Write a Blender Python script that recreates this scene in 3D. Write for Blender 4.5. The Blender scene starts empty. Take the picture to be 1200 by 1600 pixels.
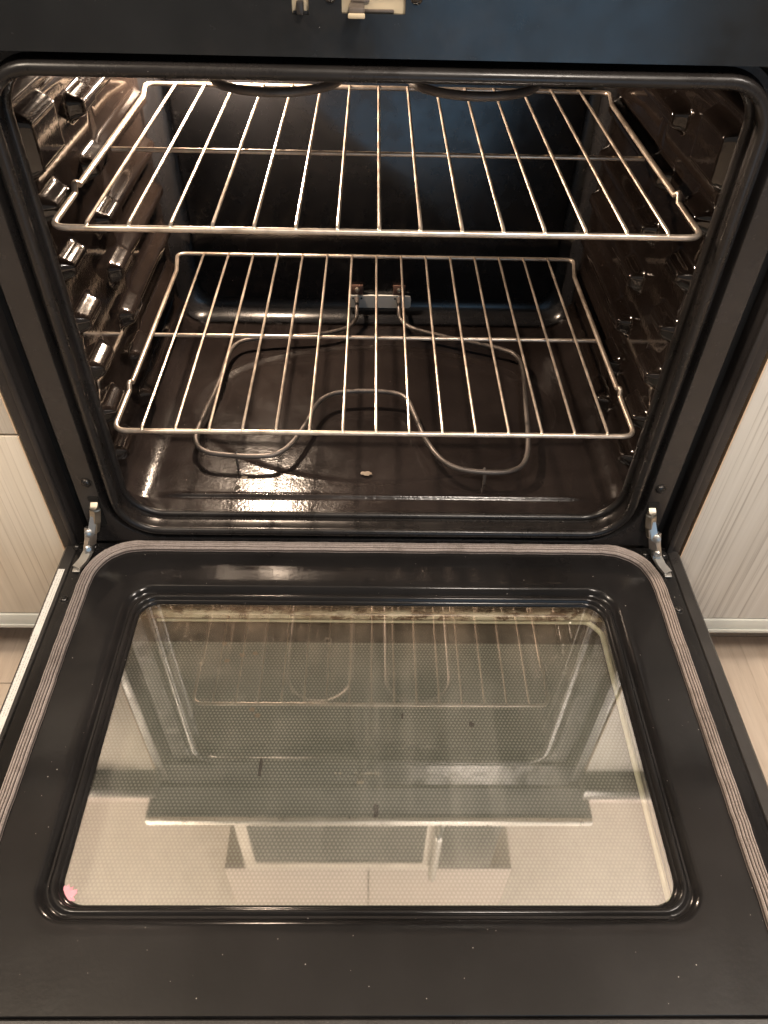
import bpy, bmesh, math, random
from mathutils import Vector, Matrix
random.seed(7)
C = bpy.context.scene.collection
SC = bpy.context.scene

# ------------------------------------------------------------------ camera
cp, yaw, pitch, roll = (-0.00567, -0.68028, 0.54727), 0.02555, 0.77871, -0.02804
cy, sy, cpi, spi, cr, sr = math.cos(yaw), math.sin(yaw), math.cos(pitch), math.sin(pitch), math.cos(roll), math.sin(roll)
fw = Vector((sy*cpi, cy*cpi, -spi)); rt = Vector((cy, -sy, 0)); dn = fw.cross(rt)
r2 = cr*rt + sr*dn; d2 = -sr*rt + cr*dn
cam = bpy.data.cameras.new('camera'); co = bpy.data.objects.new('camera', cam); C.objects.link(co)
co.matrix_world = Matrix(((r2.x, -d2.x, -fw.x, cp[0]), (r2.y, -d2.y, -fw.y, cp[1]), (r2.z, -d2.z, -fw.z, cp[2]), (0, 0, 0, 1)))
cam.sensor_fit = 'VERTICAL'; cam.sensor_height = 36.0; cam.lens = 1177.2/1600*36
cam.clip_start = 0.01; cam.clip_end = 50
SC.camera = co
# ------------------------------------------------------------------ world and lamps
W = bpy.data.worlds.new('World'); SC.world = W; W.use_nodes = True
bg = W.node_tree.nodes['Background']; bg.inputs[0].default_value = (1.0, 0.91, 0.83, 1); bg.inputs[1].default_value = 0.22
SC.view_settings.view_transform = 'Standard'; SC.view_settings.look = 'None'
SC.view_settings.exposure = 0; SC.view_settings.gamma = 1
SC.render.engine = 'CYCLES'
SC.cycles.max_bounces = 10; SC.cycles.glossy_bounces = 6; SC.cycles.transparent_max_bounces = 16
SC.cycles.caustics_reflective = True; SC.cycles.sample_clamp_indirect = 6
SC.cycles.use_denoising = True
def area(name, loc, target, sx, sz, power, col):
    l = bpy.data.lights.new(name, 'AREA'); l.shape = 'RECTANGLE'; l.size = sx; l.size_y = sz
    l.energy = power; l.color = col
    o = bpy.data.objects.new(name, l); C.objects.link(o); o.location = loc
    d = Vector(target)-Vector(loc); o.rotation_euler = d.to_track_quat('-Z', 'Y').to_euler()
    return o
def globe(loc, r, power, col):
    l = bpy.data.lights.new('ceiling_lamp', 'POINT'); l.shadow_soft_size = r; l.energy = power; l.color = col
    o = bpy.data.objects.new('ceiling_lamp', l); C.objects.link(o); o.location = loc
globe((0.40, -1.00, 1.72), .16, 112, (1.0, .88, .76))
globe((-1.05, -0.62, 1.70), .13, 92, (1.0, .85, .68))
globe((1.20, -0.55, 1.70), .13, 66, (1.0, .91, .82))
area('added_blue_fill', (0.50, -2.1, 0.02), (0.12, 0.1, 0.25), 0.85, 0.75, 4.2, (0.34, 0.66, 1.0))  # added lamp, stands in for blue clothing reflected in the black enamel

# ------------------------------------------------------------------ materials
def newmat(name):
    m = bpy.data.materials.new(name); m.use_nodes = True
    nt = m.node_tree; b = nt.nodes['Principled BSDF']
    return m, nt, b
def N(nt, t, **kw):
    n = nt.nodes.new(t)
    for k, v in kw.items():
        if k in n.inputs: n.inputs[k].default_value = v
        else: setattr(n, k, v)
    return n
def math_(nt, op, a, b=None, c=None):
    n = nt.nodes.new('ShaderNodeMath'); n.operation = op
    for i, v in enumerate((a, b, c)):
        if v is None: continue
        if isinstance(v, (int, float)): n.inputs[i].default_value = v
        else: nt.links.new(v, n.inputs[i])
    return n.outputs[0]
def mixc(nt, fac, a, b):
    n = nt.nodes.new('ShaderNodeMix'); n.data_type = 'RGBA'
    if isinstance(fac, (int, float)): n.inputs[0].default_value = fac
    else: nt.links.new(fac, n.inputs[0])
    for s, v in ((6, a), (7, b)):
        if isinstance(v, (tuple, list)): n.inputs[s].default_value = (*v[:3], 1)
        else: nt.links.new(v, n.inputs[s])
    return n.outputs[2]
def ramp(nt, val, p0, p1, v0=0.0, v1=1.0):
    n = nt.nodes.new('ShaderNodeMapRange'); nt.links.new(val, n.inputs[0])
    n.inputs[1].default_value = p0; n.inputs[2].default_value = p1; n.inputs[3].default_value = v0; n.inputs[4].default_value = v1
    return n.outputs[0]
def coords(nt, scale=(1, 1, 1), rot=(0, 0, 0)):
    tc = nt.nodes.new('ShaderNodeTexCoord'); mp = nt.nodes.new('ShaderNodeMapping')
    mp.inputs['Scale'].default_value = scale; mp.inputs['Rotation'].default_value = rot
    nt.links.new(tc.outputs['Object'], mp.inputs[0]); return mp.outputs[0]
def noise(nt, vec, scale, detail=3, rough=0.55):
    n = N(nt, 'ShaderNodeTexNoise', Scale=scale, Detail=detail, Roughness=rough); nt.links.new(vec, n.inputs['Vector']); return n.outputs[0]

def enamel(name, base, rough=0.1, specks=0.0, haze=0.0, bump=0.06, bscale=260, spec=0.5, blotch=0.0):
    m, nt, b = newmat(name)
    v = coords(nt)
    n1 = noise(nt, v, 9, 4)
    col = base
    dark = tuple(c*0.7 for c in base); lite = tuple(min(1, c*1.35+0.001) for c in base)
    col = mixc(nt, ramp(nt, n1, .3, .7), dark, lite)
    if blotch:
        n3 = noise(nt, v, 14, 6, .7)
        col = mixc(nt, ramp(nt, n3, .56, .72, 0, blotch), col, (0.12, 0.095, 0.08))
    if specks:
        vo = nt.nodes.new('ShaderNodeTexVoronoi'); vo.inputs['Scale'].default_value = 130
        nt.links.new(v, vo.inputs['Vector'])
        sep = nt.nodes.new('ShaderNodeSeparateColor'); nt.links.new(vo.outputs['Color'], sep.inputs[0])
        rad = ramp(nt, sep.outputs[1], 0, 1, .025, .062)
        msk = math_(nt, 'MULTIPLY', math_(nt, 'LESS_THAN', vo.outputs['Distance'], rad), math_(nt, 'GREATER_THAN', sep.outputs[0], 1-specks))
        col = mixc(nt, msk, col, (.45, .42, .38))
    nt.links.new(col, b.inputs['Base Color'])
    n2 = noise(nt, v, 30, 5, .65)
    nt.links.new(ramp(nt, n2, .3, .8, rough*.75, rough*1.5+haze), b.inputs['Roughness'])
    b.inputs['Specular IOR Level'].default_value = spec
    if bump:
        bn = noise(nt, v, bscale, 2)
        bp = nt.nodes.new('ShaderNodeBump'); bp.inputs['Strength'].default_value = bump; bp.inputs['Distance'].default_value = .002
        nt.links.new(bn, bp.inputs['Height']); nt.links.new(bp.outputs[0], b.inputs['Normal'])
    return m
def metal(name, col, rough=.25, var=.12, metallic=1.0, tarnish=None):
    m, nt, b = newmat(name); v = coords(nt)
    n = noise(nt, v, 40, 4)
    c = col if tarnish is None else mixc(nt, ramp(nt, noise(nt, v, 18, 5, .7), .46, .66), col, tarnish)
    if tarnish is None: b.inputs['Base Color'].default_value = (*col, 1)
    else: nt.links.new(c, b.inputs['Base Color'])
    nt.links.new(ramp(nt, n, .3, .7, rough-var*.5, rough+var), b.inputs['Roughness'])
    b.inputs['Metallic'].default_value = metallic
    return m
def plain(name, col, rough=.5, spec=.5, vary=.15, scale=30):
    m, nt, b = newmat(name); v = coords(nt)
    nt.links.new(mixc(nt, noise(nt, v, scale, 4), tuple(c*(1-vary) for c in col), tuple(min(1, c*(1+vary)) for c in col)), b.inputs['Base Color'])
    b.inputs['Roughness'].default_value = rough; b.inputs['Specular IOR Level'].default_value = spec
    return m

M_cav = enamel('cavity_enamel', (.0085, .0060, .0050), .08, specks=.05, bump=.045, bscale=150, spec=.75)
M_floor = enamel('cavity_floor_enamel', (.0130, .0100, .0092), .135, specks=.14, haze=.08, bump=.15, bscale=240, spec=.42, blotch=.05)
M_front = enamel('front_enamel', (.020, .0178, .0172), .20, specks=.10, haze=.08, bump=.03, spec=.38)
M_lip = enamel('lip_enamel', (.012, .0105, .010), .26, specks=.1, haze=.05, bump=.04, spec=.32)
M_side = enamel('side_paint', (.024, .021, .020), .38, specks=.1, bump=.02, spec=.22)
M_door = enamel('door_enamel', (.0095, .0088, .0088), .12, specks=.38, haze=.05, bump=.035, spec=.22)
M_dark = plain('dark_gap', (.008, .0075, .007), .6, .3)
M_shell = enamel('door_shell_paint', (.022, .020, .019), .32, specks=.1, bump=.02, spec=.35)
M_chrome = metal('rack_chrome', (.66, .565, .475), .33, .10, metallic=.8, tarnish=(.40, .32, .25))
M_steel = metal('hinge_steel', (.50, .49, .47), .36, .15)
M_brass = metal('hinge_worn_steel', (.42, .37, .30), .38, .15)
M_elem = metal('element_sheath', (.13, .112, .10), .42, .12, metallic=.5, tarnish=(.08, .068, .06))
M_screw = metal('black_screw', (.05, .047, .045), .28, .1, metallic=.8)
M_plate = metal('bracket_zinc', (.50, .50, .475), .5, .15, metallic=.0)
M_copper = plain('bracket_tab', (.085, .045, .032), .5, .4)
M_beige = plain('latch_beige', (.52, .43, .29), .5, vary=.3)
M_label = None

def gasket_mat():
    m, nt, b = newmat('gasket_braid')
    v = coords(nt)
    n = noise(nt, v, 55, 4, .7)
    fine = noise(nt, v, 700, 2)
    st = noise(nt, v, 13, 5, .7)
    col = mixc(nt, ramp(nt, n, .3, .72), (.31, .26, .235), (.19, .155, .14))
    col = mixc(nt, ramp(nt, fine, .35, .7), col, (.38, .325, .295))
    col = mixc(nt, ramp(nt, st, .52, .68, 0, .75), col, (.10, .075, .06))
    nt.links.new(col, b.inputs['Base Color']); b.inputs['Roughness'].default_value = .75
    bp = nt.nodes.new('ShaderNodeBump'); bp.inputs['Strength'].default_value = .35; bp.inputs['Distance'].default_value = .001
    nt.links.new(fine, bp.inputs['Height']); nt.links.new(bp.outputs[0], b.inputs['Normal'])
    return m
M_gasket = gasket_mat()

def coated_glass():
    m, nt, b = newmat('coated_glass'); nt.nodes.remove(b)
    out = nt.nodes['Material Output']
    v = coords(nt)
    tr = N(nt, 'ShaderNodeBsdfTransparent'); tr.inputs[0].default_value = (.96, .955, .92, 1)
    gl = N(nt, 'ShaderNodeBsdfGlossy'); gl.inputs['Color'].default_value = (1, .955, .92, 1)
    sm = noise(nt, coords(nt, (1, .35, 1)), 10, 6, .65)
    nt.links.new(ramp(nt, sm, .45, .8, .02, .075), gl.inputs['Roughness'])
    fr = N(nt, 'ShaderNodeFresnel', IOR=1.5)
    fac = math_(nt, 'ADD', fr.outputs[0], .31)
    mx = nt.nodes.new('ShaderNodeMixShader'); nt.links.new(fac, mx.inputs[0]); nt.links.new(tr.outputs[0], mx.inputs[1]); nt.links.new(gl.outputs[0], mx.inputs[2])
    df = N(nt, 'ShaderNodeBsdfDiffuse'); df.inputs[0].default_value = (.50, .47, .41, 1)
    # water marks: small faint rings and smears
    vo = nt.nodes.new('ShaderNodeTexVoronoi'); vo.inputs['Scale'].default_value = 42; nt.links.new(v, vo.inputs['Vector'])
    sep = nt.nodes.new('ShaderNodeSeparateColor'); nt.links.new(vo.outputs['Color'], sep.inputs[0])
    ring = math_(nt, 'LESS_THAN', math_(nt, 'ABSOLUTE', math_(nt, 'SUBTRACT', vo.outputs['Distance'], ramp(nt, sep.outputs[1], 0, 1, .05, .2))), .03)
    ring = math_(nt, 'MULTIPLY', ring, math_(nt, 'GREATER_THAN', sep.outputs[0], .72))
    sp = nt.nodes.new('ShaderNodeSeparateXYZ'); nt.links.new(v, sp.inputs[0])
    hinge = ramp(nt, sp.outputs[1], -.26, -.13, 0, 1)          # baked-on film thickens toward the hinge edge
    film = math_(nt, 'MULTIPLY', hinge, ramp(nt, noise(nt, v, 16, 6, .7), .38, .72, .01, .16))
    streak = ramp(nt, noise(nt, coords(nt, (34, 1.6, 1)), 1, 4, .6), .50, .78, 0, .085)
    dust = ramp(nt, noise(nt, v, 22, 6, .7), .42, .78, .03, .09)
    dust = math_(nt, 'ADD', math_(nt, 'ADD', dust, streak), film)
    dust = math_(nt, 'ADD', dust, math_(nt, 'MULTIPLY', math_(nt, 'MULTIPLY', ring, hinge), .22))
    nt.links.new(mixc(nt, hinge, (.50, .475, .42), (.30, .225, .15)), df.inputs[0])
    mx2 = nt.nodes.new('ShaderNodeMixShader'); nt.links.new(dust, mx2.inputs[0]); nt.links.new(mx.outputs[0], mx2.inputs[1]); nt.links.new(df.outputs[0], mx2.inputs[2])
    nt.links.new(mx2.outputs[0], out.inputs[0])
    return m
M_glass = coated_glass()
def clear_mat():
    m, nt, b = newmat('clear_glass_edge'); nt.nodes.remove(b)
    tr = N(nt, 'ShaderNodeBsdfTransparent'); tr.inputs[0].default_value = (.98, .98, .95, 1)
    nt.links.new(tr.outputs[0], nt.nodes['Material Output'].inputs[0]); return m
M_clear = clear_mat()
def dot_mat():
    m, nt, b = newmat('dot_print_glass')
    tc = nt.nodes.new('ShaderNodeTexCoord'); sp = nt.nodes.new('ShaderNodeSeparateXYZ'); nt.links.new(tc.outputs['Object'], sp.inputs[0])
    X, Y = sp.outputs[0], sp.outputs[1]
    p = .0040; q = p*.866
    def dist(ox, oy):
        fx = math_(nt, 'SUBTRACT', math_(nt, 'FRACT', math_(nt, 'ADD', math_(nt, 'DIVIDE', X, p), 50.5+ox)), .5)
        fy = math_(nt, 'SUBTRACT', math_(nt, 'FRACT', math_(nt, 'ADD', math_(nt, 'DIVIDE', Y, 2*q), 50.5+oy)), .5)
        a = math_(nt, 'MULTIPLY', fx, p); c = math_(nt, 'MULTIPLY', fy, 2*q)
        return math_(nt, 'SQRT', math_(nt, 'ADD', math_(nt, 'MULTIPLY', a, a), math_(nt, 'MULTIPLY', c, c)))
    d = math_(nt, 'MINIMUM', dist(0, 0), dist(.5, .5))
    dot = ramp(nt, d, .00135, .00095)
    def inside(v, lo, hi): return math_(nt, 'MULTIPLY', math_(nt, 'GREATER_THAN', v, lo), math_(nt, 'LESS_THAN', v, hi))
    dot = math_(nt, 'MULTIPLY', dot, math_(nt, 'MULTIPLY', inside(X, -.287, .274), inside(Y, -.47, -.147)))
    region = math_(nt, 'MULTIPLY', inside(X, -.287, .274), inside(Y, -.47, -.147))
    n = ramp(nt, noise(nt, tc.outputs['Object'], 6, 4), .3, .7)
    dc = mixc(nt, n, (.285, .29, .27), (.235, .245, .23))
    bgc = mixc(nt, region, (.036, .034, .031), (.115, .122, .112))
    nt.links.new(mixc(nt, dot, bgc, dc), b.inputs['Base Color'])
    b.inputs['Roughness'].default_value = .12; b.inputs['Specular IOR Level'].default_value = .6
    return m
M_dots = dot_mat()
def dirty_strip():
    m, nt, b = newmat('stained_metal_strip'); v = coords(nt)
    n = noise(nt, v, 22, 6, .7); n2 = noise(nt, coords(nt, (1, 2, 1)), 36, 6, .8)
    col = mixc(nt, ramp(nt, n, .42, .66), (.60, .56, .45), (.33, .27, .19))
    col = mixc(nt, ramp(nt, n2, .49, .57), col, (.07, .035, .016))
    nt.links.new(col, b.inputs['Base Color']); b.inputs['Roughness'].default_value = .45
    return m
M_strip = dirty_strip()
M_seal = plain('pale_glass_edge', (.86, .84, .66), .3, vary=.05)

def laminate(name, a, b_, c_):
    m, nt, b = newmat(name)
    v = coords(nt, (110, 1, 1.2)); v2 = coords(nt, (240, 1, 2.0))
    n = noise(nt, v, 1, 5, .6); n2 = noise(nt, v2, 1, 4, .6)
    col = mixc(nt, ramp(nt, n, .3, .72), a, b_)
    col = mixc(nt, ramp(nt, n2, .54, .68, 0, .65), col, c_)
    nt.links.new(col, b.inputs['Base Color']); b.inputs['Roughness'].default_value = .42; b.inputs['Specular IOR Level'].default_value = .35
    bp = nt.nodes.new('ShaderNodeBump'); bp.inputs['Strength'].default_value = .15; bp.inputs['Distance'].default_value = .001
    nt.links.new(n2, bp.inputs['Height']); nt.links.new(bp.outputs[0], b.inputs['Normal'])
    return m
M_lamL = laminate('laminate_beige', (.68, .60, .49), (.58, .505, .40), (.38, .305, .225))
M_lamR = laminate('laminate_grey', (.66, .63, .575), (.57, .535, .48), (.30, .265, .225))
M_edgeband = plain('edge_band', (.72, .52, .34), .5)
M_alu = plain('grey_profile', (.50, .50, .45), .4)
M_plinth = plain('plinth_board', (.35, .30, .25), .6)
def plank_mat():
    m, nt, b = newmat('oak_plank')
    oi = nt.nodes.new('ShaderNodeObjectInfo')
    v = coords(nt, (60, 4, 1)); v2 = coords(nt, (160, 9, 1))
    n = noise(nt, v, 1, 6, .62); n2 = noise(nt, v2, 1, 5, .6)
    col = mixc(nt, ramp(nt, n, .3, .7), (.60, .495, .395), (.47, .37, .285))
    col = mixc(nt, ramp(nt, n2, .55, .75, 0, .7), col, (.31, .235, .175))
    nt.links.new(col, b.inputs['Base Color']); b.inputs['Roughness'].default_value = .5
    return m
M_plank = plank_mat()
M_wall = plain('wall_paint', (.76, .675, .635), .7, vary=.04, scale=3)
M_ceil = plain('ceiling_paint', (.82, .78, .72), .8)
M_counter = plain('dark_counter', (.05, .045, .04), .3)
M_black = plain('black_glass', (.012, .012, .012), .08)
M_pink = plain('pink_residue', (.60, .27, .32), .7, vary=.3, scale=120)
M_crumb = plain('burnt_residue', (.02, .015, .01), .8)
M_tan = plain('tan_residue', (.19, .15, .11), .7)
M_blue = plain('blue_film', (.12, .30, .42), .4)
def label_mat():
    m, nt, b = newmat('printed_label')
    tc = nt.nodes.new('ShaderNodeTexCoord'); sp = nt.nodes.new('ShaderNodeSeparateXYZ'); nt.links.new(tc.outputs['Object'], sp.inputs[0])
    # two rows of tiny illegible print along the strip
    row = math_(nt, 'ABSOLUTE', math_(nt, 'SUBTRACT', math_(nt, 'FRACT', math_(nt, 'MULTIPLY', sp.outputs[0], 1/.0028)), .5))
    vec = coords(nt, (900, 700, 1)); n = noise(nt, vec, 1, 2)
    gaps = noise(nt, coords(nt, (0, 45, 0)), 1, 1)
    msk = math_(nt, 'MULTIPLY', math_(nt, 'LESS_THAN', row, .17), math_(nt, 'GREATER_THAN', n, .52))
    msk = math_(nt, 'MULTIPLY', msk, math_(nt, 'GREATER_THAN', gaps, .42))
    nt.links.new(mixc(nt, msk, (.60, .585, .55), (.26, .25, .24)), b.inputs['Base Color']); b.inputs['Roughness'].default_value = .35
    return m
M_label = label_mat()
def bulb_mat():
    m, nt, b = newmat('lit_bulb')
    b.inputs['Emission Color'].default_value = (1, .76, .56, 1); b.inputs['Emission Strength'].default_value = BULB
    return m
BULB = 4000
M_bulb = bulb_mat()

# ------------------------------------------------------------------ mesh helpers
class MB:
    def __init__(s): s.v = []; s.f = []; s.mi = []
    def add(s, vs, fs, mi=0):
        o = len(s.v); s.v += [tuple(x) for x in vs]; s.f += [tuple(i+o for i in f) for f in fs]; s.mi += [mi]*len(fs)
    def box(s, x0, x1, y0, y1, z0, z1, mi=0, bev=0.0):
        if bev:
            bm = bmesh.new(); bmesh.ops.create_cube(bm, size=1)
            for v in bm.verts: v.co = ((x0+x1)/2+v.co.x*(x1-x0), (y0+y1)/2+v.co.y*(y1-y0), (z0+z1)/2+v.co.z*(z1-z0))
            bmesh.ops.bevel(bm, geom=list(bm.edges), offset=bev, segments=2, affect='EDGES', profile=.5)
            bm.verts.index_update()
            s.add([v.co[:] for v in bm.verts], [[v.index for v in f.verts] for f in bm.faces], mi); bm.free(); return
        s.add([(x, y, z) for x in (x0, x1) for y in (y0, y1) for z in (z0, z1)],
              [(0, 1, 3, 2), (4, 6, 7, 5), (0, 4, 5, 1), (2, 3, 7, 6), (0, 2, 6, 4), (1, 5, 7, 3)], mi)
    def loft(s, loops, closed=True, mi=0, flip=False):
        n = len(loops[0]); vs = [p for L in loops for p in L]; fs = []
        for a in range(len(loops)-1):
            for i in range(n if closed else n-1):
                j = (i+1) % n
                f = (a*n+i, a*n+j, (a+1)*n+j, (a+1)*n+i)
                fs.append(f[::-1] if flip else f)
        s.add(vs, fs, mi)
    def cap(s, loop, mi=0): s.add(loop, [tuple(range(len(loop)))], mi)
    def tube(s, path, r, n=8, closed=False, mi=0, prof=None, up=None, caps=True):
        P = [Vector(p) for p in path]; m = len(P); loops = []
        ref = None
        for i in range(m):
            a = P[(i-1) % m] if (closed or i > 0) else P[i]; b = P[(i+1) % m] if (closed or i < m-1) else P[i]
            t = (b-a).normalized()
            if up is not None: nn = (Vector(up)-t*t.dot(Vector(up))).normalized()
            else:
                if ref is None: ref = Vector((0, 0, 1)) if abs(t.z) < .9 else Vector((1, 0, 0))
                nn = (ref-t*t.dot(ref)).normalized(); ref = nn
            bb = t.cross(nn)
            rr = r[i] if isinstance(r, (list, tuple)) else r
            if prof is None: loops.append([tuple(P[i]+(nn*math.cos(2*math.pi*k/n)+bb*math.sin(2*math.pi*k/n))*rr) for k in range(n)])
            else: loops.append([tuple(P[i]+bb*u+nn*w) for u, w in prof])
        if closed: loops.append(loops[0])
        s.loft(loops, True, mi)
        if caps and not closed: s.cap(loops[0][::-1], mi); s.cap(loops[-1], mi)
    def lathe(s, prof, origin, axis, n=16, mi=0):
        ax = Vector(axis).normalized(); u = ax.orthogonal().normalized(); w = ax.cross(u); o = Vector(origin)
        loops = [[tuple(o+ax*h+(u*math.cos(2*math.pi*k/n)+w*math.sin(2*math.pi*k/n))*r) for k in range(n)] for r, h in prof]
        s.loft(loops, True, mi); s.cap(loops[-1], mi)
    def grid(s, rows, mi=0, flip=False): s.loft(rows, False, mi, flip)
    def build(s, name, mats, parent=None, smooth=True, weld=True, normals=True, angle=40):
        me = bpy.data.meshes.new(name)
        me.from_pydata(s.v, [], s.f)
        if not isinstance(mats, (list, tuple)): mats = [mats]
        for m in mats: me.materials.append(m)
        me.polygons.foreach_set('material_index', s.mi)
        if weld or normals:
            bm = bmesh.new(); bm.from_mesh(me)
            if weld: bmesh.ops.remove_doubles(bm, verts=bm.verts, dist=1e-6)
            if normals: bmesh.ops.recalc_face_normals(bm, faces=bm.faces)
            bm.to_mesh(me); bm.free()
        if smooth:
            me.polygons.foreach_set('use_smooth', [True]*len(me.polygons)); me.set_sharp_from_angle(angle=math.radians(angle))
        o = bpy.data.objects.new(name, me); C.objects.link(o)
        if parent: o.parent = parent
        return o
def empty(name, label, cat, group=None):
    o = bpy.data.objects.new(name, None); C.objects.link(o); o.empty_display_size = .1
    o['label'] = label; o['category'] = cat
    if group: o['group'] = group
    return o
def fillet(path, radii, seg=6):
    P = [Vector(p) for p in path]; out = [P[0]]
    for i in range(1, len(P)-1):
        r = radii if isinstance(radii, (int, float)) else radii[i]
        a, b, c = P[i-1], P[i], P[i+1]; u = (a-b); w = (c-b); lu, lw = u.length, w.length; u.normalize(); w.normalize()
        ang = u.angle(w); d = min(r/math.tan(ang/2) if ang < 3.1 else 0, lu*.49, lw*.49)
        p0, p1 = b+u*d, b+w*d
        for k in range(seg+1):
            t = k/seg; out.append((1-t)**2*p0+2*t*(1-t)*b+t*t*p1)
    out.append(P[-1]); return out
def rrect(x0, x1, y0, y1, r, nc=8, ne=10):
    """counter-clockwise rounded rectangle as (a,b) pairs with a fixed point count; r may be 4 radii bl,br,tr,tl"""
    R = [r]*4 if isinstance(r, (int, float)) else r
    cs = [(x0+R[0], y0+R[0], math.pi, R[0]), (x1-R[1], y0+R[1], 1.5*math.pi, R[1]), (x1-R[2], y1-R[2], 0, R[2]), (x0+R[3], y1-R[3], .5*math.pi, R[3])]
    pts = []
    for i, (cx, cyy, a0, rr) in enumerate(cs):
        arc = [(cx+rr*math.cos(a0+math.pi/2*k/nc), cyy+rr*math.sin(a0+math.pi/2*k/nc)) for k in range(nc+1)]
        pts += arc
        nx = cs[(i+1) % 4]; e0 = arc[-1]; e1 = (nx[0]+nx[3]*math.cos(nx[2]), nx[1]+nx[3]*math.sin(nx[2]))
        for k in range(1, ne): pts.append((e0[0]+(e1[0]-e0[0])*k/ne, e0[1]+(e1[1]-e0[1])*k/ne))
    return pts
def sst(a, b, x):
    t = max(0, min(1, (x-a)/(b-a))); return t*t*(3-2*t)
def lin(a, b, x): return max(0.0, min(1.0, (x-a)/(b-a)))

# ================================================================== SETTING
FZ = -.43
m = MB(); m.box(-2.2, 2.2, -2.6, .62, FZ-.03, FZ-.005)
fl = m.build('floor', plain('subfloor', (.10, .08, .06), .8), smooth=False); fl['kind'] = 'structure'
pm = None; PW = .185
k = 0
for i in range(-11, 12):
    y = -2.6 + random.uniform(-1.1, 0)
    while y < .6:
        y1 = min(.62, y+1.2); y0 = max(y, -2.6)
        if y1-y0 > .02 and abs(i*PW) < 2.1:
            vis = (abs(i*PW) > .33 and abs(i*PW) < .95 and y1 > -1.0) 
            if True:
                mm = MB(); mm.box(-PW/2+.0008, PW/2-.0008, 0, y1-y0-.0015, -.004, .0, bev=.0006)
                o = mm.build('floor_plank', M_plank, fl, smooth=False, weld=False, normals=False)
                o.location = (i*PW+.06, y0, FZ)
        y += 1.2
m = MB(); m.box(-2.2, 2.2, .62, .66, FZ, 1.99); o = m.build('wall', M_wall, smooth=False); o['kind'] = 'structure'
m = MB(); m.box(-2.2, 2.2, -.55, .66, 1.99, 2.03); o = m.build('ceiling', M_ceil, smooth=False); o['kind'] = 'structure'

# ------------------------------------------------------------------ cabinets
YC = -.030
def cabinet(side, name, label, mat, splits):
    t = empty(name, label, 'cabinet')
    xi = .397*side if side > 0 else -.395; xo = side*1.05
    x0, x1 = min(xi, xo), max(xi, xo)
    m = MB(); m.box(x0+.004, x1, YC+.022, .6, -.33, .445); m.build('carcass', M_plinth, t, smooth=False)
    for (z0, z1, nm) in splits:
        m = MB(); m.box(x0, x1, YC, YC+.018, z0, z1, bev=.0012); p = m.build(nm, mat, t)
        m = MB(); xe = xi
        m.box(*( (xe-.0016, xe-.0002) if side > 0 else (xe+.0002, xe+.0016) ), YC-.0004, YC+.0175, z0+.001, z1-.001); m.build('edge_band', M_edgeband, p, smooth=False)
    m = MB(); m.box(x0, x1, YC-.002, YC+.016, -.331, -.301, bev=.001); m.box(x0, x1, YC-.004, YC+.002, -.326, -.322); m.build('bottom_profile', M_alu, t)
    m = MB(); m.box(x0, x1, .045, .06, FZ, -.331); m.build('plinth', M_plinth, t, smooth=False)
    return t
cabinet(-1, 'base_cabinet', 'beige wood-grain cabinet left of the oven with a drawer gap', M_lamL, [(-.299, .016, 'door_panel'), (.0195, .425, 'drawer_panel')])
cabinet(1, 'base_cabinet', 'pale grey wood-grain cabinet right of the oven', M_lamR, [(-.299, .425, 'door_panel')])
for s, lab in ((-1, 'dark countertop over the beige cabinet left of the oven'), (1, 'dark countertop over the pale grey cabinet right of the oven')):
    m = MB(); x0, x1 = sorted((s*.396, s*1.05)); m.box(x0, x1, -.055, .617, .45, .49, bev=.004); o = m.build('countertop', M_counter); o['label'] = lab; o['category'] = 'countertop'

# ------------------------------------------------------------------ microwave over the range (mirrored in the door glass)
mw = empty('wall_microwave', 'stainless microwave above the range, mirrored in the oven door glass', 'microwave'); mw.location = (0, 0, 0)
m = MB(); m.box(-.38, .38, .215, .618, 1.16, 1.56, bev=.004); m.build('body', M_alu, mw)
m = MB(); m.loft([[(x, .205, z) for x, z in rrect(-.378, .20, 1.175, 1.55, .01, 3, 2)], [(x, .205, z) for x, z in rrect(-.345, .165, 1.225, 1.50, .008, 3, 2)], [(x, .211, z) for x, z in rrect(-.345, .165, 1.225, 1.50, .008, 3, 2)]]); m.build('door_frame', metal('brushed_steel', (.75, .72, .68), .35), mw)
m = MB(); m.box(-.345, .165, .2095, .2135, 1.225, 1.50); m.build('door_glass', M_black, mw, smooth=False)
m = MB(); m.box(.215, .375, .205, .2135, 1.18, 1.545, bev=.002); m.build('control_panel', M_black, mw)
m = MB(); m.tube(fillet([(.192, .212, 1.20), (.192, .165, 1.21), (.192, .165, 1.52), (.192, .212, 1.53)], .02), .011, 10); m.build('handle', M_steel, mw)
uc = empty('wall_cabinet', 'pale double-door wall cabinet above the microwave, mirrored in the door glass', 'cabinet')
m = MB(); m.box(-.45, .45, .235, .615, 1.575, 1.985); m.build('carcass', M_plinth, uc, smooth=False)
for s in (-1, 1):
    m = MB(); x0, x1 = sorted((s*.0018, s*.45)); m.box(x0, x1, .215, .234, 1.572, 1.985, bev=.0015); m.build('door_panel', plain('painted_door', (.34, .295, .265), .55, vary=.05, scale=4), uc)

# ================================================================== OVEN
oven = empty('oven', 'black built-in oven with its door hanging open and two wire racks', 'oven')
YF = -.030
X0, X1, Z0, Z1 = -.303, .303, -.120, .3735
RC = (.042, .042, .034, .034)
def oloop(off, y, x0=X0, x1=X1, z0=Z0, z1=Z1, r=RC):
    R = [max(.002, q+off) for q in r]
    return [(a, y, b) for a, b in rrect(x0-off, x1+off, z0-off, z1+off, R, 10, 14)]
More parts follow.
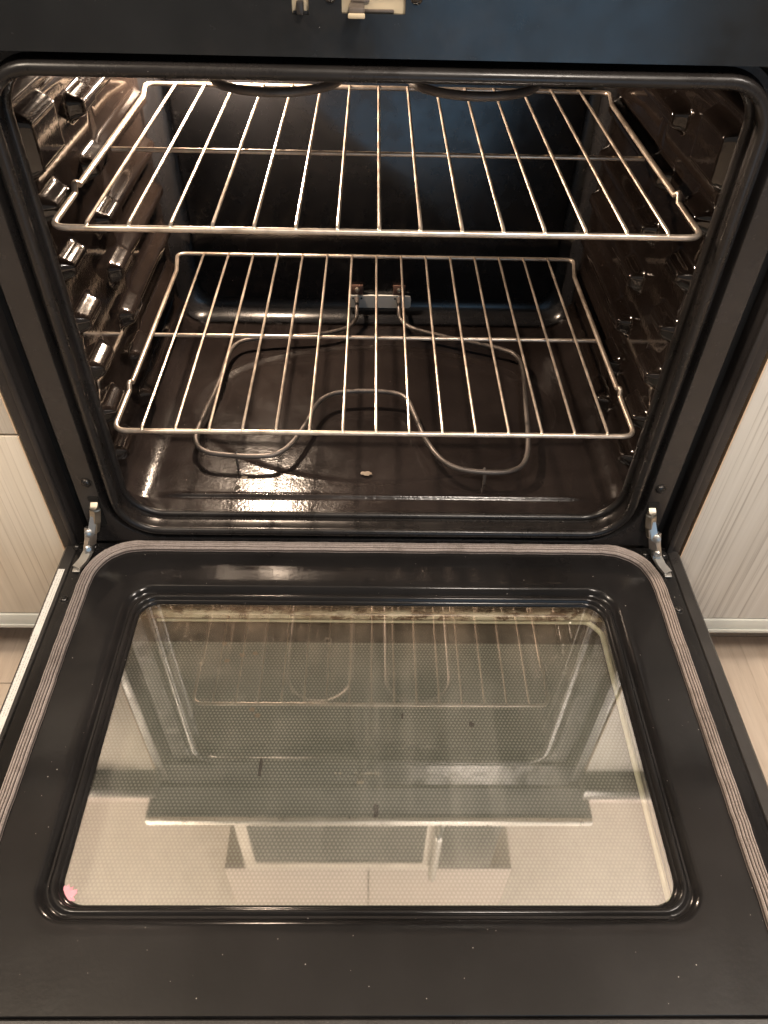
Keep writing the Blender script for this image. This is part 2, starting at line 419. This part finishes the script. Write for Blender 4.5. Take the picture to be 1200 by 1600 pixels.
# lip of the opening
m = MB()
prof = [(.0, -.0045), (.0, -.006), (.0012, -.0095), (.0035, -.0105), (.006, -.0105), (.0065, -.014), (.0055, -.026), (.0025, -.030), (.0008, -.0335), (.002, -.037), (.0055, -.0385), (.0095, -.0375), (.0115, -.034), (.0122, -.024), (.014, -.020), (.020, -.020), (.0215, -.0225), (.0225, -.0285), (.0245, -.030)]
m.loft([oloop(o_, y) for o_, y in prof]); m.build('opening_lip', M_lip, oven, angle=50)
# front flange round the opening
def frect(x, z0, z1, y, r=.002): return [(a, y, b) for a, b in rrect(-x, x, z0, z1, r, 10, 14)]
m = MB(); m.loft([oloop(.0245, YF), frect(.352, -.150, .399, YF), frect(.354, -.152, .4005, YF+.003), frect(.354, -.152, .4005, .02)]); m.build('front_flange', M_front, oven)
# dark channels and outer side strips
for s in (-1, 1):
    m = MB(); x0, x1 = sorted((s*.3545, s*.371)); m.box(x0, x1, -.008, .02, -.21, .405); m.build('side_channel', M_dark, oven, smooth=False)
    m = MB(); x0, x1 = sorted((s*.371, s*.3905)); m.box(x0, x1, -.034, .55, -.42, .46, bev=.003)
    xl, xh = sorted((s*.3715, s*.379)); m.box(xl, xh, -.037, -.030, -.20, .43, bev=.002); m.build('side_panel', M_side, oven)
m = MB(); m.box(-.354, .354, .0, .02, -.42, -.1525); m.build('lower_panel', M_dark, oven, smooth=False)
# upper front panel with latch openings
def panel_with_holes(holes, x0, x1, z0, z1, y):
    xs = sorted({x0, x1, *[h[0] for h in holes], *[h[1] for h in holes]}); zs = sorted({z0, z1, *[h[2] for h in holes], *[h[3] for h in holes]})
    m = MB()
    for i in range(len(xs)-1):
        for j in range(len(zs)-1):
            cx, cz = (xs[i]+xs[i+1])/2, (zs[j]+zs[j+1])/2
            if any(h[0] < cx < h[1] and h[2] < cz < h[3] for h in holes): continue
            m.add([(xs[i], y, zs[j]), (xs[i+1], y, zs[j]), (xs[i+1], y, zs[j+1]), (xs[i], y, zs[j+1])], [(0, 1, 2, 3)])
    for h in holes:
        for a, b in (((h[0], h[2]), (h[1], h[2])), ((h[1], h[2]), (h[1], h[3])), ((h[1], h[3]), (h[0], h[3])), ((h[0], h[3]), (h[0], h[2]))):
            m.add([(a[0], y, a[1]), (b[0], y, b[1]), (b[0], y+.012, b[1]), (a[0], y+.012, a[1])], [(0, 1, 2, 3)])
    m.add([(x0, y, z0), (x1, y, z0), (x1, y+.02, z0-.001), (x0, y+.02, z0-.001)], [(0, 1, 2, 3)])
    return m
M_top = enamel('upper_panel_enamel', (.011, .0115, .012), .17, specks=.12, haze=.08, bump=.02, spec=.36, blotch=.05)
hs = [(-.066, -.054, .4185, .4345), (-.030, .016, .4200, .4345)]
m = panel_with_holes(hs, -.371, .371, .3915, .47, -.036)
up = m.build('upper_panel', M_top, oven, smooth=False, normals=False)
m = MB(); m.box(-.068, .018, -.0325, -.0285, .415, .437); m.build('latch_backing', M_beige, oven, smooth=False)
m = MB(); m.box(-.0625, -.0575, -.041, -.0326, .4192, .4275, bev=.001); m.box(-.0655, -.0545, -.0337, -.0326, .4187, .4205); m.build('latch_pin', M_shell, oven)
m = MB(); m.box(-.0245, -.0135, -.052, -.0327, .4215, .4265, bev=.001); m.box(-.0155, .008, -.0342, -.0327, .4206, .4225, bev=.0004); m.box(-.0235, -.010, -.0342, -.0327, .4268, .4282, bev=.0003); m.build('latch_hook', plain('latch_steel', (.10, .08, .065), .4), oven)
m = MB(); m.box(-.0250, -.0130, -.0555, -.0515, .4205, .4235, bev=.0008); m.build('latch_tip', M_beige, oven)
for x in (-.038, .024):
    m = MB(); m.lathe([(.0045, 0), (.0045, -.001), (.003, -.0025), (.0, -.003)], (x, -.0355, .4305), (0, -1, 0) if False else (0, 1, 0), 14); m.build('screw', M_screw, oven)
# control face, cooktop edge (seen mirrored in the glass)
m = MB(); m.loft([[(-.3905, -.040, .472), (.3905, -.040, .472), (.3905, .55, .472), (-.3905, .55, .472)], [(-.43, -.060, .555), (.43, -.060, .555), (.43, .60, .555), (-.43, .60, .555)]]); m.cap([(-.3905, -.040, .472), (.3905, -.040, .472), (.3905, .55, .472), (-.3905, .55, .472)]); m.build('control_face', M_dark, oven, smooth=False)
m = MB(); m.box(-.432, .432, -.068, .60, .5555, .577, bev=.003); m.build('cooktop', metal('trim_steel', (.82, .80, .76), .3), oven)

# ------------------------------------------------------------------ cavity
XW, YB = .3235, .476; ZC = .378
def hwall(y, z, top=False):
    """how far the pressed side wall stands in from its plane"""
    h = 0.0
    for k in range(-1, 6):
        L = .2415-(k-0)*.0604 if k >= 0 else .3025
        big = 1.25 if k == -1 else 1.0
        # front stop: chamfered block
        cyy, cz = .056, L-.001
        ly, lz = (.022, .0045) if k >= 0 else (.034, .020)
        b = sst(ly+.016, ly-.004, abs(y-cyy))*sst(lz+.013*big, lz-.001, abs(z-cz))
        h = max(h, b*.0185*min(1.1,big))
        # second block with the rib that runs to the back
        cyy, cz = .188, L-.010
        b = sst(.038, .020, abs(y-cyy))*sst(.018, .005, abs(z-cz))
        h = max(h, b*.0195)
        b = sst(.16, .19, y)*sst(.437, .418, y)*sst(.0145, .0035, abs(z-(L-.012)))
        h = max(h, b*.0150)
        # waist between the two: a diamond that narrows toward the next level
        d = abs(y-.122)/.055+abs(z-(L-.012))/.034
    # column swell and long shallow rib near the top
    h = max(h, .0035*sst(.015, .04, y)*sst(.25, .21, y)*sst(-.11, -.07, z)*sst(.345, .32, z))
    b = sst(-.0, .02, y)*sst(.43, .41, y)*sst(.014, .003, abs(z-.338))
    h = max(h, b*.011)
    return h*sst(-.004, .012, y)
dy = .0026; NY = int((YB-.03)/dy)
ys = [-.004+.001*i for i in range(44)]; NY2 = int((YB-.030-.040)/dy); ys += [.040+(YB-.030-.040)*i/NY2 for i in range(1, NY2+1)]; NY = len(ys)-1
zs = [Z0+.0415+(.352-Z0-.0415)*j/200 for j in range(201)]
for s, lab in ((-1, None), (1, None)):
    rows = []
    for z in zs:
        rows.append([(s*(min(XW, .3035+max(0, y+.004)*1.0)-hwall(y, z)), y, z) for y in ys])
    m = MB(); m.grid(rows, flip=(s > 0)); m.build('cavity_side_wall', M_cav, oven, weld=False, normals=True, angle=60)
# floor with fillets up to the side walls, a shallow oval pressing and a front bead
def zfloor(x, y):
    z = Z0
    e = math.hypot(x/.262, (y-.215)/.165)
    z -= .0030*(1-sst(.93, 1.05, e))
    z += .0042*math.exp(-((y-.0225)/.0036)**2)*sst(.300, .290, abs(x))
    z += .0018*math.exp(-((abs(x)-.283)/.004)**2)*sst(.02, .04, y)*sst(.45, .42, y)*.0
    z += .0015*math.exp(-((e-1.0)/.02)**2)
    return z
rows = []
nf = 120
for i in range(NY+1):
    y = ys[i]; row = []
    xe = min(XW, .3035+max(0, y+.004)*1.0)
    rf = .042
    for a in range(9):
        t = math.pi/2*a/8; row.append((-(xe-rf)-rf*math.cos(t), y, Z0+rf+.001-(rf+.001)*math.sin(t)))
    for b in range(1, nf):
        x = -(xe-rf)+2*(xe-rf)*b/nf; w = sst(0, .03, (xe-rf)-abs(x)); row.append((x, y, Z0+(zfloor(x, y)-Z0)*max(w, .0)))
    for a in range(8, -1, -1):
        t = math.pi/2*a/8; row.append(((xe-rf)+rf*math.cos(t), y, Z0+rf+.001-(rf+.001)*math.sin(t)))
    rows.append(row)
m = MB(); m.grid(rows); m.build('cavity_floor', M_floor, oven, weld=False, angle=60)
# ceiling
rows = []
for i in range(0, NY+1, 6):
    y = ys[i]; xe = min(XW, .3035+max(0, y+.004)*1.0); row = []
    for a in range(9):
        t = math.pi/2*a/8; row.append((-(xe-.034)-.034*math.cos(t), y, ZC-.034+.034*math.sin(t)))
    for a in range(8, -1, -1):
        t = math.pi/2*a/8; row.append(((xe-.034)+.034*math.cos(t), y, ZC-.034+.034*math.sin(t)))
    rows.append(row)
m = MB(); m.grid(rows); m.build('cavity_ceiling', M_cav, oven, weld=False)
# back wall: curved border then a pressed central panel
def bloop(off, y): return [(a, y, b) for a, b in rrect(-XW+off, XW-off, Z0+off, ZC-off, max(.004, .036-off*.2), 10, 14)]
m = MB()
y0b = ys[-1]
lp = [bloop(.0, y0b)]
for a in range(1, 7):
    t = math.pi/2*a/6; lp.append(bloop(.026*(1-math.cos(t)), y0b+(YB-y0b)*math.sin(t)))
lp += [bloop(.029, YB), bloop(.031, YB-.004), bloop(.035, YB-.0055)]
m.loft(lp); m.cap(lp[-1]); m.build('cavity_back', enamel('back_enamel', (.008, .008, .009), .24, specks=.10, bump=.02, bscale=120, spec=.45), oven, angle=60)
# oven lamp in the back wall, upper left
m = MB(); m.lathe([(.034, 0), (.034, .004), (.026, .005), (.026, .002)], (-.215, YB-.0055, .322), (0, -1, 0), 24); lb = m.build('lamp_collar', M_steel, oven)
m = MB()
R = .013; m.lathe([(R*math.sin(math.pi*k/10), .024-R*math.cos(math.pi*k/10)) for k in range(1, 10)], (-.215, YB-.0055, .322), (0, -1, 0), 20); m.build('lamp_bulb', M_bulb, oven)
# broil element: two long loops under the ceiling
bz = .340
m = MB()
for cx in (-.0975, .088):
    pth = [(cx-.060, .44, bz), (cx-.060, .125, bz)]+[(cx-.060*math.cos(math.pi*k/14), .112-.052*math.sin(math.pi*k/14), bz) for k in range(15)]+[(cx+.060, .125, bz), (cx+.060, .44, bz)]
    m.tube(pth, .0042, 10)
m.build('broil_element', M_elem, oven)
# bake element
EP = [(-.0312, .470, -.082), (-.0312, .440, -.086), (-.0327, .4248, -.098), (-.0466, .4006, -.1), (-.0891, .3799, -.1), (-.1698, .3682, -.1), (-.2108, .3559, -.1), (-.2250, .3280, -.1), (-.2292, .2555, -.1), (-.2394, .1623, -.1), (-.2423, .1170, -.1), (-.2331, .0930, -.1), (-.2119, .0815, -.1), (-.1401, .0789, -.1), (-.1164, .0977, -.1), (-.0959, .1479, -.1), (-.0794, .2016, -.1), (-.0527, .2224, -.1), (.0126, .2254, -.1), (.0422, .2135, -.1), (.0555, .1712, -.1), (.0685, .1174, -.1), (.0877, .0751, -.1), (.1116, .0564, -.1), (.1653, .0510, -.1), (.1921, .0641, -.1), (.2057, .1009, -.1), (.2152, .1865, -.1), (.2243, .3002, -.1), (.2119, .3355, -.1), (.1161, .3759, -.1), (.0604, .4015, -.1), (.0412, .4269, -.098), (.0385, .442, -.086), (.0385, .470, -.082)]
def crom(P, n=5):
    P = [Vector(p) for p in P]; out = []
    for i in range(len(P)-1):
        a = P[max(0, i-1)]; b = P[i]; c = P[i+1]; d = P[min(len(P)-1, i+2)]
        # centripetal-like tangents, limited so straight runs stay straight
        l = (c-b).length
        t1 = (c-a).normalized()*l*.9; t2 = (d-b).normalized()*l*.9
        for k in range(n):
            t = k/n; out.append((2*t**3-3*t*t+1)*b+(t**3-2*t*t+t)*t1+(-2*t**3+3*t*t)*c+(t**3-t*t)*t2)
    out.append(P[-1]); return out
m = MB(); m.tube(crom(EP), .0034, 10); be = m.build('bake_element', M_elem, oven)
for (x, y) in ((-.183, .0803), (.142, .0535)):
    m = MB()
    m.tube([(x, y+.004, -.1), (x, y, -.0956), (x, y-.004, -.1), (x+.001, y-.004, -.112), (x+.001, y-.004, -.1195)], .0017, 6)
    m.build('element_foot', M_elem, oven)
m = MB(); lo = rrect(-.0455, .0585, -.100, -.078, .005, 4, 2)
m.loft([[(a, YB-.0065, b) for a, b in lo], [(a, YB-.0105, b) for a, b in lo]]); m.cap([(a, YB-.0105, b) for a, b in lo][::-1])
for hx in (-.038, -.024, .032, .046): m.lathe([(.0018, 0), (.0018, .0003)], (hx, YB-.0106, -.083), (0, -1, 0), 8, mi=1)
m.build('element_bracket', [M_plate, M_dark], oven)
for x in (-.031, .0385):
    m = MB(); m.box(x-.010, x+.010, YB-.0095, YB-.006, -.0775, -.060, bev=.001); m.lathe([(.0042, 0), (.004, .002), (.0025, .0032), (.0008, .0034)], (x, YB-.0095, -.068), (0, -1, 0), 12, mi=1)
    m.build('bracket_tab', [M_copper, M_brass], oven)

# flange screws
def screw_mesh(name, parent, loc, axis, r=.0056, mat=M_screw):
    m = MB(); m.lathe([(r*1.25, 0), (r*1.25, .0006), (r, .0008), (r*.97, .0018), (r*.8, .003), (r*.45, .0037), (r*.1, .0039)], (0, 0, 0), (0, 0, 1), 18)
    m.box(-r*.55, r*.55, -r*.12, r*.12, .0032, .0041, mi=1); m.box(-r*.12, r*.12, -r*.55, r*.55, .0032, .00405, mi=1)
    o = m.build(name, [mat, M_dark], parent); o.location = loc; o.rotation_euler = Vector(axis).to_track_quat('Z', 'Y').to_euler(); o.rotation_euler.rotate_axis('Z', random.uniform(0, 1.5)); return o
for s in (-1, 1): screw_mesh('screw', oven, (s*.337, YF, -.0515), (0, -1, 0))
# small studs inside the cavity near the front
for s in (-1, 1):
    m = MB(); m.lathe([(.006, 0), (.006, .002), (.004, .005), (.001, .006)], (s*.3155, .035, -.062), (-s, 0, 0), 14); m.build('rivet', M_brass if s > 0 else M_screw, oven)

# hinges: folded steel arms from the flange down to the door
for s in (-1, 1):
    m = MB()
    rect = lambda w, t: [(-t, -w), (t, -w), (t, w), (-t, w)]
    def arm(pts, w, t, mi=0): m.tube(pts, 1, prof=rect(w, t), up=(0, .35, 1), mi=mi)
    # dark slot in the flange
    m.box(*sorted((s*.329, s*.341)), YF-.0012, YF+.001, -.122, -.074, mi=2)
    arm(fillet([(s*.335, YF+.01, -.080), (s*.335, YF-.004, -.090), (s*.338, YF-.008, -.108), (s*.3415, YF-.012, -.121)], .006), .0048, .0042, 1)
    arm(fillet([(s*.338, YF-.005, -.100), (s*.345, YF-.014, -.122), (s*.349, YF-.017, -.138), (s*.352, YF-.021, -.149)], .008), .004, .0055, 0)
    arm(fillet([(s*.3465, YF-.014, -.112), (s*.349, YF-.019, -.128), (s*.354, YF-.022, -.144)], .008), .003, .0026, 0)
    arm([(s*.352, YF-.019, -.146), (s*.357, YF-.032, -.1515), (s*.3625, YF-.043, -.153)], .0018, .0062, 0)
    m.lathe([(.0055, 0), (.0055, .0015), (.003, .003), (.0005, .003)], (s*.3455, YF-.018, -.118), (-s*.5, -1, .4), 12, mi=0)
    m.lathe([(.0045, 0), (.0045, .0015), (.003, .003), (.0005, .003)], (s*.350, YF-.024, -.139), (-s*.5, -1, .4), 12, mi=0)
    m.box(*sorted((s*.357, s*.366)), YF-.050, YF-.043, -.1546, -.1518, mi=0, bev=.0006)
    m.build('hinge_arm', [M_steel, M_brass, M_dark], oven, angle=35)

# ------------------------------------------------------------------ door
ZD = -.155; YD0, YD1 = -.028, -.541
m = MB()   # outer shell: sides, rim
def dloop(x, ya, yb, z, r=.004): return [(a, b, z) for a, b in rrect(-x, x, yb, ya, r, 4, 3)]
m.loft([dloop(.3725, YD0, YD1+.004, ZD-.008), dloop(.3728, YD0, YD1+.0035, ZD-.0025), dloop(.3740, YD0, YD1+.002, ZD-.001), dloop(.386, YD0-.002, YD1-.004, ZD-.001), dloop(.389, YD0-.002, YD1-.007, ZD-.004), dloop(.389, YD0-.002, YD1-.007, ZD-.056), dloop(.386, YD0-.002, YD1-.004, ZD-.059)])
door = m.build('door', M_shell, oven)
# inner panel with recess for the window
WX0, WX1, WY0, WY1 = -.2935, .2905, -.4675, -.0985
def wloop(off, z): return [(a, b, z) for a, b in rrect(WX0+off, WX1-off, WY0+off, WY1-off, max(.004, .032-off*.55), 10, 14)]
def prect(x, ya, yb, z, r=.003): return [(a, b, z) for a, b in rrect(-x, x, yb, ya, r, 10, 14)]
m = MB()
lp = [prect(.3718, YD0-.001, YD1+.004, ZD-.007), prect(.3718, YD0-.001, YD1+.004, ZD-.0012), prect(.3706, YD0-.002, YD1+.005, ZD), prect(.352, -.029, YD1+.012, ZD), wloop(-.012, ZD), wloop(-.003, ZD), wloop(0, ZD-.0008), wloop(.0025, ZD-.005), wloop(.0045, ZD-.0075), wloop(.0065, ZD-.0075), wloop(.0080, ZD-.0055), wloop(.0105, ZD-.0050), wloop(.0125, ZD-.0065), wloop(.0135, ZD-.010), wloop(.015, ZD-.0105), wloop(.0165, ZD-.0125), wloop(.0165, ZD-.019)]
m.loft(lp); m.build('inner_panel', M_door, door, angle=50)
# inner glass pane
m = MB(); g = wloop(.0172, ZD-.0135); g2 = wloop(.0172, ZD-.0165)
m.cap(g, 0); m.cap(g2[::-1], 1); m.loft([g, g2], True, 1); m.build('inner_glass', [M_glass, M_clear], door, smooth=False, normals=False)
# outer glass with dot print, metal strips between the panes
ZO = ZD-.045
m = MB(); m.box(-.345, .345, -.500, -.075, ZO-.004, ZO); m.build('outer_glass', M_dots, door, smooth=False)
m = MB(); m.box(-.285, .285, -.1235, -.100, ZD-.031, ZD-.0285); m.build('retainer_strip', M_strip, door, smooth=False)
m = MB(); m.tube(fillet([(-.262, -.1205, ZD-.036), (.262, -.1205, ZD-.036), (.2755, -.138, ZD-.036), (.2735, -.452, ZD-.036)], .018), .0031, 8)
m.build('pale_seal', M_seal, door)
m = MB(); m.box(.2808, .2835, -.455, -.13, ZO+.0005, ZD-.02); m.build('spacer_rail', plain('spacer_pale', (.50, .48, .38), .4), door, smooth=False)
m = MB(); m.box(-.318, -.3150, -.46, -.12, ZO+.0005, ZD-.02); m.build('spacer_rail', plain('spacer_dull', (.16, .14, .12), .4), door, smooth=False)
# gasket: ribbed braid round three sides
def gasket():
    GX, GT = .3475, -.0335
    path = [(-GX+.0, -.532, ZD+.002), (-GX, GT-.001, ZD+.002), (GX-.001, GT-.001, ZD+.002), (GX-.001, -.532, ZD+.002)]
    pf = []; w = .0075; nr = 5
    for k in range(nr*6+1):
        u = -w+2*w*k/(nr*6); base = .0066*math.sqrt(max(0, 1-(u/w)**4))
        pf.append((u, base*(.18+.82*abs(math.sin(math.pi*nr*k/(nr*6)))**.6)-.001))
    pf += [(w, -.003), (-w, -.003)]
    m = MB(); P = fillet(path, .068, 14); Q = []
    for i in range(len(P)-1):
        n = max(1, int((P[i+1]-P[i]).length/.012))
        for k in range(n): Q.append(P[i].lerp(P[i+1], k/n))
    Q.append(P[-1])
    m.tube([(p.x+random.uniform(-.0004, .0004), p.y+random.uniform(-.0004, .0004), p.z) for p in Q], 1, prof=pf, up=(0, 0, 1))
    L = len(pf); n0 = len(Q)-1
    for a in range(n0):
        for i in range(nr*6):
            if i % 6 in (0, 5): m.mi[a*L+i] = 1  # groove faces: dark braid gaps, with the groove's shade painted into the colour
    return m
gasket().build('gasket', [M_gasket, plain('gasket_groove_shade', (.055, .042, .037), .9)], door, angle=25)
m = MB(); m.box(-.3855, -.3775, -.335, -.073, ZD-.0009, ZD-.0004); m.build('label_strip', M_label, door, smooth=False)
for (x, y) in ((-.373, -.034+.0), (-.351, -.0345), (-.364, -.119), (.343, -.0385), (.366, -.040), (.3605, -.127)):
    screw_mesh('screw', door, (x, y-.002, ZD-.0002), (0, 0, 1), .0046)
# residue between and on the panes
def blob(name, mat, cx, cyy, z, rx, ry, parent, hgt=.0006, seed=0, n=16):
    rnd = random.Random(seed); ring = []
    for k in range(n):
        a = 2*math.pi*k/n; q = rnd.uniform(.65, 1.15); ring.append((cx+rx*q*math.cos(a), cyy+ry*q*math.sin(a), z))
    top = [(cx+(x-cx)*.6, cyy+(y-cyy)*.6, z+hgt*rnd.uniform(.6, 1)) for x, y, _ in ring]
    m = MB(); m.loft([ring, top]); m.cap(top); return m.build(name, mat, parent)
blob('pink_residue', M_pink, -.2715, -.4415, ZD-.0133, .0105, .0075, door, .0012, 3, 40)
for i, (x, y, rx, ry) in enumerate(((-.118, -.305, .002, .013), (.003, -.352, .003, .009), (.108, -.255, .003, .004), (.032, -.245, .0015, .004))):
    blob('drip_mark', M_crumb, x, y, ZO+.0002, rx, ry, door, .0003, i)
for i, (x, y) in enumerate(((-.155, -.166), (-.178, -.150), (-.14, -.163), (-.172, -.174), (-.128, -.245), (-.135, -.238))):
    blob('pale_spot', M_tan, x, y, ZO+.0002, .0035, .003, door, .0003, 20+i)
for i, (x, y, rx) in enumerate(((.205, -.031, .006), (.222, -.0312, .003), (.238, -.0305, .006))):
    blob('blue_film', M_blue, x, y+.006, ZD+.0105, rx, .0015, oven, .0008, 40+i, 10)
# crumbs on the cavity floor
for i, (x, y, rx, ry, mt) in enumerate(((-.011, .068, .008, .005, M_tan), (-.172, .058, .005, .003, M_tan), (-.178, .038, .004, .005, M_crumb))):
    blob('food_crumb', mt, x, y, Z0+.0002, rx, ry, oven, .0009, 60+i)

# ------------------------------------------------------------------ racks
FR, BR_ = .0030, .00172
S = .0384
def frame_mesh(D):
    m = MB(); zj = 0.0
    def side(s):
        return [(s*.3015, .0, 0), (s*.3015, .078, .0), (s*.3015, .084, .0085), (s*.300, .091, .0035), (s*.302, .385, .001), (s*.312, D+.006, .0)]
    R_ = side(1); L_ = side(-1)
    path = L_[::-1]+R_
    path = [(-.25, D+.006, 0)]+path+[(.25, D+.006, 0)]
    rad = [0, .012, .004, .003, .003, .003, .016, .016, .003, .003, .003, .004, .012, 0]
    # back rail first so the loop closes under the middle of it
    P = fillet(path, rad, 6)
    m.tube(P, FR, 10); m.tube([(-.26, D+.006, 0), (.26, D+.006, 0)], FR, 10)
    return m
D = .437
bar_mesh = None; cross_mesh = None; frame_me = None
for (z, y0, lab) in ((.2415, -.003, 'upper chrome wire rack near the top of the oven'), (0.0, .003, 'lower chrome wire rack above the heating element')):
    t = empty('wire_rack', lab, 'oven rack', 'oven racks'); t.location = (0, y0, z)
    if frame_me is None:
        f = frame_mesh(D).build('frame', M_chrome, t, angle=60); frame_me = f.data
        m = MB(); m.tube([(-.3, .213, -.0045), (.302, .213, -.0045)], .0026, 10); cr_ = m.build('cross_bar', M_chrome, t); cross_mesh = cr_.data
        m = MB(); m.tube(fillet([(0, -.0015, FR*.2), (0, .0035, FR+.0006), (0, D-.002, FR+.0006), (0, D+.005, FR*.5)], .003, 4), BR_, 8)
        m.lathe([(.0024, -.002), (.003, .0), (.0024, .002), (.0005, .0034)], (0, .0005, FR*.2), (0, 0, 1), 8)
        b0 = m.build('bar', M_chrome, t); bar_mesh = b0.data; first = b0
    else:
        for nm, me in (('frame', frame_me), ('cross_bar', cross_mesh)):
            o = bpy.data.objects.new(nm, me); C.objects.link(o); o.parent = t
        first = None
    for i in range(15):
        o = first if (i == 0 and first) else bpy.data.objects.new('bar', bar_mesh)
        if o is not first: C.objects.link(o); o.parent = t
        o.location = ((i-7)*S, 0, 0)
